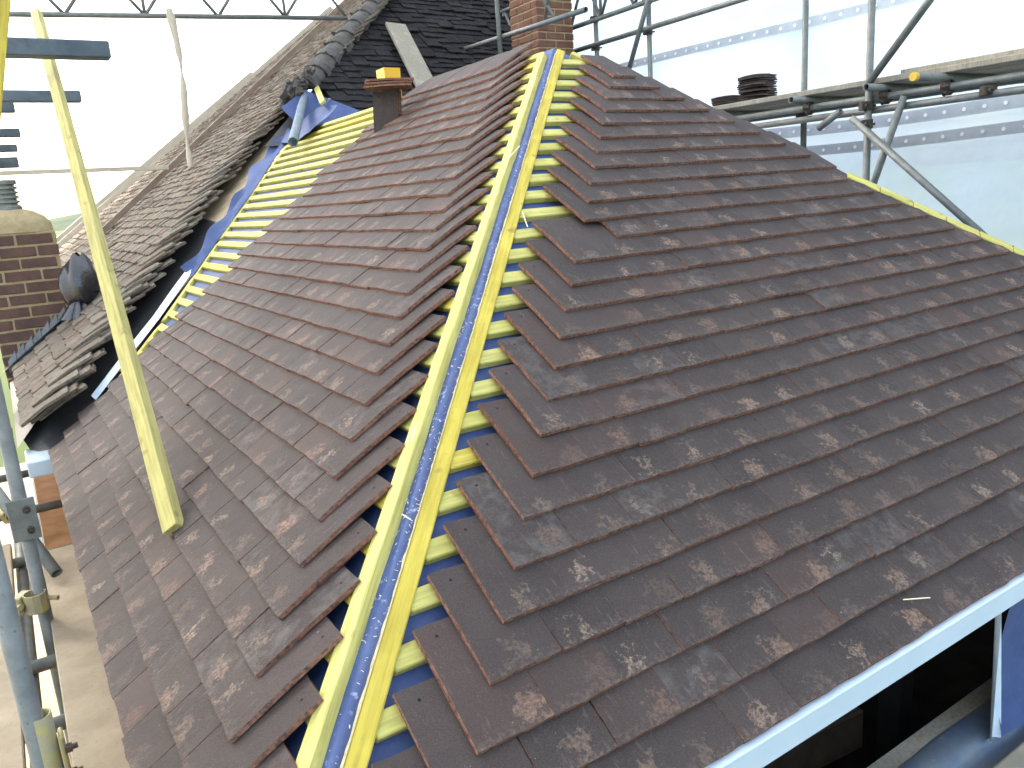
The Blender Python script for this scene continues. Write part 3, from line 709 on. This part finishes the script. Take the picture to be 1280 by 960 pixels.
tag(aligned('scaffold_board', (5.33, -0.6, 1.66), (5.33, 2.35, 1.655), 0.225, 0.038, (0, 0, 1), 'plank', None, 0.004), 'loose scaffold board lapped on top of the far lift boards', 'board')

# tiles stacked on that lift
def stack(px, py, pz, n, ang, label, group, tlt=0.0):
    for i in range(n):
        a = ang + rng.normal(0, 0.10); A = np.array([[math.cos(a), -math.sin(a), 0], [math.sin(a), math.cos(a), 0], [0, 0, 1.0]])
        o_ = V(px, py, pz + 0.0118 + i * 0.0170) - A[:, 0] * TW / 2 - A[:, 1] * TL / 2 + rng.normal(0, 0.010, 3) * V(1, 1, 0)
        lab = ('topmost ' if i == n - 1 else 'lowest ' if i == 0 else '') + label
        tag(link('clay_tile', STKM[i % 6], None, mat4(A, o_)), lab, 'tile', group if 0 < i < n - 1 else None)
stack(5.50, 3.78, 1.641, 13, 0.25, 'brown plain tile in the taller stack on the far scaffold boards', 'tiles in the taller scaffold stack')
stack(5.55, 4.12, 1.641, 6, 0.5, 'brown plain tile in the low stack on the far scaffold boards', 'tiles in the low scaffold stack')

# left hand scaffold beside the side eaves
ls = thing('scaffold', (-0.2, 2.5, -5.2), 'galvanised tube scaffold standing along the side eaves', 'scaffold')
tube(ls, 'standard', (-0.155, 1.19, -5.2), (-0.175, 1.19, 1.2)); tube(ls, 'standard', (-0.155, 2.36, -5.2), (-0.125, 2.42, 1.2)); tube(ls, 'standard', (-0.19, 4.6, -5.2), (-0.19, 4.6, 0.15))
put('sleeve', MB().tube((-0.156, 1.19, -0.62), (-0.156, 1.19, -0.10), 0.0275, 14), 'ycoup', ls, True)
for z in (-0.20,):
    put('coupler_plate', MB().cbox((-0.127, 1.155, z - 0.11), (1, 0, 0), (0, 1, 0), (0, 0, 1), 0.012, 0.055, 0.15, 0.006), 'ycoup', ls)
    for dz in (-0.07, 0.0):
        put('bolt', MB().tube((-0.118, 1.165, z + dz), (-0.102, 1.165, z + dz), 0.013, 6, False).tube((-0.102, 1.165, z + dz), (-0.09, 1.165, z + dz), 0.007, 8, False), 'coupler', ls)
put('coupler_plate', MB().cbox((-0.175, 2.375, -0.06), (1, 0, 0), (0, 1, 0), (0, 0, 1), 0.09, 0.006, 0.16, 0.005), 'tube', ls)
for dz in (-0.02, 0.06):
    put('bolt', MB().tube((-0.115, 2.375, dz), (-0.115, 2.35, dz), 0.013, 6).tube((-0.115, 2.36, dz), (-0.115, 2.335, dz), 0.007, 8), 'coupler', ls)
coupler(ls, (-0.15, 2.37, -0.30), (0, 0, 1), 'ycoup', 1.2)
for y in (1.0, 1.75, 2.18, 3.28, 4.05, 4.85): tube(ls, 'transom', (-0.95, y, -0.462), (0.14, y, -0.462))
tube(ls, 'brace', (-0.36, 3.55, 0.15), (-0.07, 2.75, -0.36)); tube(ls, 'ledger', (-0.21, -0.5, -0.51), (-0.21, 6.5, -0.51)); coupler(ls, (-0.175, 3.2, -0.2), (0.3, 0.5, 0.3), 'ycoup', 1.1)
for i, (x, y0, y1, lab) in enumerate(((-0.008, -1.2, 3.17, 'dusty scaffold board tight beside the side eaves'), (-0.345, -1.2, 3.4, 'dusty scaffold board outside the left hand standards'),
                                (-0.575, -1.2, 3.4, 'outermost dusty scaffold board by the side eaves'), (-0.42, 3.42, 7.4, 'dusty scaffold board reaching past the old eaves'), (-0.65, 3.42, 7.4, 'outer dusty scaffold board past the old eaves'))):
    put('scaffold_board', MB().cbox((x - 0.1125, y0, -0.438), (1, 0, 0), (0, 1, 0), (0, 0, 1), 0.225, y1 - y0, 0.038, 0.004), 'deck', None, label=lab, cat='board')
for i, (x, y0, y1, z) in enumerate(((-0.045, 3.25, 3.72, -0.60), (-0.045, 3.735, 4.5, -0.61), (-0.045, 4.515, 5.6, -0.62))):
    put('plywood_offcut', MB().cbox((x - 0.06, y0, z), (1, 0, 0), (0, 1, 0), (0, 0, 1), 0.26, y1 - y0, 0.02, 0.003, 0, 0.002), 'orange', None, label=('short', 'medium', 'long')[i] + ' orange brown plywood offcut below the side eaves transoms', cat='plywood')
put('bright_ground_strip', MB().cbox((-0.215, 3.1, -0.64), (1, 0, 0), (0, 1, 0), (0, 0, 1), 0.105, 2.4, 0.02, 0.003), 'white', None, label='long white strip added for the bright ground beside the plywood offcuts', cat='ground strip')  # white strip added in place of the brightly lit ground below

# ------------------------------------------------------------------ sheeting
def sheet(name, f, nu, nv, label):
    g_ = [[f(u, v) for u in np.linspace(0, 1, nu)] for v in np.linspace(0, 1, nv)]
    return put(name, MB().grid(g_), 'sheet', None, True, label=label, cat='sheeting')
XS = 6.45
def fs(u, v):
    y = -3 + 17 * u; z = -5.1 + 11.0 * v
    return (XS + 0.025 * math.sin(y * 2.1 + z) + 0.012 * math.sin(y * 5 + 2 * z), y, z)
sh = sheet('plastic_sheeting', fs, 70, 50, 'white translucent sheeting wall behind the far scaffold')
def band(z, h):
    a, b = [], []
    for y in np.linspace(-2.5, 13.5, 90):
        x = XS - 0.035 + 0.02 * math.sin(y * 2.1 + z); dz = 0.02 * math.sin(y * 1.3)
        a.append((x, y, z + dz)); b.append((x, y, z + h + dz))
    bn = put('eyelet_band', MB().strip(a, b), 'band', sh)
    m = MB()
    for y in np.arange(-2.4, 13.4, 0.155):
        x = XS - 0.04 + 0.02 * math.sin(y * 2.1 + z); zc = z + h / 2 + 0.02 * math.sin(y * 1.3)
        m.add([(x, y + 0.016 * math.cos(t), zc + 0.016 * math.sin(t)) for t in np.linspace(0, 2 * math.pi, 8, endpoint=False)], [tuple(range(8))])
    o = put('eyelets', m, 'eye', bn); o['kind'] = 'stuff'
band(2.33, 0.085); band(1.40, 0.10); band(1.22, 0.09)

def fc(u, v):
    x = -5.0 + (XS + 5.0) * u; y = -6 + 19.5 * v
    return (x, y, 6.4 - 0.10 * (x + 1) + 0.05 * math.sin(x * 2.3) + 0.03 * math.sin(y * 3.1 + x))
sheet('roof_sheeting', fc, 40, 60, 'white translucent sheeting canopy of the temporary roof overhead')
def fe(u, v):
    x = -5.0 + (XS + 5.0) * u; z = 2.6 + 4.0 * v
    return (x, 13.2 + 0.04 * math.sin(x * 2.6 + z), z)
sheet('end_sheeting', fe, 40, 20, 'white translucent end sheeting hanging behind the lattice beam')
def fl_(u, v):
    y = -6 + 19 * u; z = -1.0 + 7.6 * v
    return (-5.0 + 0.04 * math.sin(y * 2.2 + z), y, z)
sheet('side_sheeting', fl_, 50, 30, 'white translucent sheeting along the side eaves scaffold')
# temporary roof edge on the far left: lattice beam, sheet and stays
tb = thing('lattice_beam', (1.0, 8.0, 2.8), 'long tubular lattice beam spanning above the sunlit old roof', 'lattice beam')
lattice(tb, (-2.6, 8.0, 2.83), (3.72, 8.0, 3.085), 0.45, 9)
wr = MB(); g_ = []
for t in np.linspace(0, 1, 16):
    g_.append([(1.82 + 0.03 * math.sin(5 * t) + r * math.cos(a), 7.88 + r * math.sin(a), 3.05 - 1.50 * t) for r, a in ((0.028 + 0.012 * math.sin(13 * t) + 0.008 * math.sin(29 * t), a) for a in np.linspace(0, 2 * math.pi, 9))])
put('wrapped_pole', wr.grid(g_), 'palewood', None, True, label='upright pole wrapped in pale sheeting under the lattice beam', cat='pole')
aligned('guard_rail', (0.5, 11.5, 0.75), (3.6, 11.5, 3.05), 0.05, 0.10, (0, 1, 0), 'palewood', None, label='pale sloping timber rail beyond the old roof verge', cat='rail')
aligned('horizontal_pole', (-1.5, 9.0, 1.64), (1.78, 9.0, 1.62), 0.05, 0.045, (0, 0, 1), 'palewood', None, label='thin pale horizontal pole above the louvred chimney', cat='pole')
BEAMS = ((4.0, 0.665, 1.94, 0.085), (6.4, 0.745, 2.03, 0.082), (6.9, 0.305, 2.02, 0.09), (7.6, 0.34, 1.885, 0.07), (8.0, 0.31, 1.79, 0.065), (8.4, 0.31, 1.69, 0.10))
rk = thing('rack_frame', (-1.1, 6.2, -5.2), 'upright tube rack outside the sheeting that carries the blue grey beams', 'rack')
for y, x, z, h in BEAMS:
    aligned('steel_beam', (-1.4, y, z + 0.005), (x, y, z), 0.10, h, (0, 0, 1), 'beam', None, 0.006, label='blue grey box beam end jutting out above the chimney stack', cat='beam', group='box beams jutting in over the side scaffold')
    tube(rk, 'standard', (-1.25, y, -5.2), (-1.25, y, z - h / 2))
aligned('timber_post', (-0.30, 2.9, 0.2), (0.27, 2.86, 2.35), 0.075, 0.05, (0, 1, 0), 'gold', None, label='golden timber post leaning under the box beam ends', cat='post')

# ------------------------------------------------------------------ loose things
aligned('timber_prop', Lp(1.42, 0.315, 0.002) + V(-0.005, 0, -0.005), (0.43, 4.87, 2.30), 0.05, 0.042, nL, 'prop', None, 0.002, label='long yellow batten propped upright from the tiles of the side slope', cat='batten')
# membrane roll standing in the valley
a, b = Lp(5.12, 2.50, 0.05), Lp(6.85, 3.52, 0.10); d = nz(b - a); x = nz(np.cross(d, (0, 0, 1))); y = np.cross(d, x); g_ = []
for t in np.linspace(0, 1, 8):
    r = 0.036 * (1 - 0.75 * max(0, (t - 0.65) / 0.35)); g_.append([a + (b - a) * t + x * r * math.cos(q) + y * r * math.sin(q) for q in np.linspace(0, 4 * math.pi, 33)])
g2 = [[a + (b - a) * t + (x * math.cos(q) + y * math.sin(q)) * 0.046 for q in np.linspace(0, 2 * math.pi, 17)] for t in (0, 0.15)]
put('membrane_roll', MB().grid(g_), 'roll', None, True, label='grey roll of membrane lying at the head of the valley', cat='roll')
# stack of tiles on the side slope, leaning against the battens
base = Lp(3.56, 2.40, -0.03)
bx3, bn3 = nz(V(0.55, -0.83, 0)), nz(V(-0.83, -0.55, 0.12))
for i in range(3):
    yy = nz(np.cross(bn3, bx3)); xx = bx3; zz = np.cross(xx, yy)
    A = np.stack([xx, yy, zz], 1); o_ = base - zz * (0.017 * i) + rng.normal(0, 0.002, 3)
    tag(link('clay_tile', NEWM[i], None, mat4(A, o_)), 'brown plain tile stood on end in the batch near the ridge', 'tile', 'tiles stood on end near the ridge')
top = base + V(0.0, 0, 0.262)
for i in range(3):
    a = -0.5 + 0.07 * i - math.pi / 2; A = np.array([[math.cos(a), -math.sin(a), 0], [math.sin(a), math.cos(a), 0], [0, 0, 1.0]])
    tag(link('clay_tile', NEWM[i + 3], None, mat4(A, top - A[:, 0] * 0.03 - A[:, 1] * 0.02 + V(0, 0, 0.016 + i * 0.0165))), 'brown plain tile laid flat over the batch near the ridge', 'tile', 'tiles laid over the batch near the ridge')
p = Lp(3.95, 2.80, -0.02)
m = MB()
for i in range(4):
    pass
g_ = []
for z, q in ((0, 0.95), (0.19, 1.0), (0.195, 1.01), (0.205, 1.01), (0.205, 0.94), (0.02, 0.85)):
    g_.append([(p[0] + sx * 0.055 * q, p[1] + sy * 0.06 * q, p[2] + z) for sx, sy in ((-1, -1), (1, -1), (1, 1), (-1, 1), (-1, -1))])
put('plastic_tub', MB().grid(g_).add([(g_[-1][i]) for i in range(4)], [(0, 1, 2, 3)]), 'yplastic', None, label='amber plastic tub behind the batch of tiles near the ridge', cat='tub')
# bag beside the chimney
g_ = []
for j, t in enumerate(np.linspace(0, 1, 15)):
    r = 0.125 * (math.sin(math.pi * (0.10 + 0.86 * t ** 0.85)) ** 0.65) * (0.5 if t < 0.07 else 1)
    g_.append([(0.435 + r * 1.0 * math.cos(q) * (1 + 0.10 * math.sin(5 * q + 7 * t)) - 0.04 * (1 - t), 5.40 + r * math.sin(q) * (1 + 0.09 * math.sin(4 * q + 5 * t)), 0.50 + 0.36 * t + 0.014 * math.sin(3 * q + 9 * t)) for q in np.linspace(0, 2 * math.pi, 29)])
bagm = MB().grid(g_)
put('plastic_bag', bagm, 'bag', None, True, label='black plastic bag slumped beside the louvred chimney', cat='bag')
sk = [[(0.385 + (0.03 + 0.075 * t) * math.cos(q) * (1 + 0.25 * math.sin(6 * q)) - 0.02 * t, 5.36 + (0.03 + 0.05 * t) * math.sin(q) * (1 + 0.25 * math.sin(7 * q)) - 0.03 * t, 0.56 - 0.13 * t) for q in np.linspace(0, 2 * math.pi, 29)] for t in np.linspace(0, 1, 5)]
bagt = put('bag_neck', MB().grid(sk), 'bag', bpy.data.objects['plastic_bag'], True)
aligned('leaning_plank', Dp(3.72, -0.95, 0.10), Dp(3.98, 1.05, 0.09), 0.225, 0.038, nD, 'plank', None, 0.004, label='grey scaffold plank lying up the shaded mossy roof', cat='plank')
g_ = [[(4.30 + 0.55 * u, 6.0 + 0.25 * v, 2.05 + 0.12 * v + 0.05 * math.sin(8 * u + 3 * v) + 0.03 * math.sin(17 * u)) for u in np.linspace(0, 1, 14)] for v in np.linspace(0, 1, 7)]
put('tarpaulin', MB().grid(g_), 'teal', None, True, label='crumpled dark green tarpaulin bundled at the foot of the red chimney', cat='tarpaulin')
# plane shavings and sawdust caught on the hip membrane
shv = MB()
for i in range(260):
    s_ = abs(rng.normal(0.95, 0.28)) if i % 3 else rng.uniform(0.1, 2.8); q = rng.uniform(-0.03, 0.03)
    c_ = Rp(s_ * C + hx + abs(q), s_, HM + 0.0085) if q > 0 else Lp(s_ * C + hx + abs(q), s_, HM + 0.0085)
    n_ = nR if q > 0 else nL; d_ = nz(np.cross(n_, rng.normal(0, 1, 3))); e_ = np.cross(n_, d_); L_ = rng.uniform(0.0008, 0.0045) * (2 if i % 40 == 0 else 1); w_ = rng.uniform(0.0003, 0.0008)
    shv.add([c_ - d_ * L_ - e_ * w_, c_ - d_ * L_ + e_ * w_, c_ + d_ * L_ + e_ * w_ + n_ * L_ * rng.uniform(0, 0.5), c_ + d_ * L_ - e_ * w_ + n_ * L_ * rng.uniform(0, 0.5)], [(0, 1, 2, 3)])
put('wood_shavings', shv, 'splinter', None, label='pale wood shavings strewn along the blue hip membrane', cat='shavings', kind='stuff')
# splinters of batten lying about
for i, (a, b, lab) in enumerate(((Rp(0.60, 0.72, -0.050), Rp(0.612, 0.70, -0.048), 'pale wood splinter on the membrane between the hip rails'),
                                 (Lp(0.78, 0.905, -0.022), Lp(0.745, 0.865, -0.022), 'pale wood splinter caught on the yellow hip rail'),
                                 (Rp(1.475, 1.69, -0.03), Rp(1.45, 1.61, -0.03), 'pale wood splinter poking from a batten beside the upper tiles'),
                                 (Rp(1.68, 2.065, -0.02), Rp(1.58, 1.985, -0.02), 'long pale wood splinter across the upper battens'),
                                 (Rp(1.62, 0.08, 0.004), Rp(1.70, 0.055, 0.004), 'thin pale wood splinter on the eaves tiles'))):
    aligned('wood_splinter', a, b, 0.003, 0.002, (0, 0, 1), 'splinter', None, 0.0004, label=lab, cat='splinter')

# ------------------------------------------------------------------ ground and distance
put('ground', MB().add([(-3000, -600, -5.2), (3000, -600, -5.2), (3000, 5000, -5.2), (-3000, 5000, -5.2)], [(0, 1, 2, 3)]), 'grass', None, kind='structure')
put('patio', MB().add([(-25, -6, -5.19), (12, -6, -5.19), (12, 24, -5.19), (-25, 24, -5.19)], [(0, 1, 2, 3)]), 'deck', None, kind='structure')
g_ = []
for j in range(6):
    g_.append([(-2500 + i * 100 + 0.0, 1500 + j * 120, -6 + 30 * math.sin(j / 5 * math.pi) * (1 + 0.4 * math.sin(i * 0.7) + 0.3 * math.sin(i * 1.9 + 1))) for i in range(51)])
put('hills', MB().grid(g_), 'hill', None, True, kind='structure')
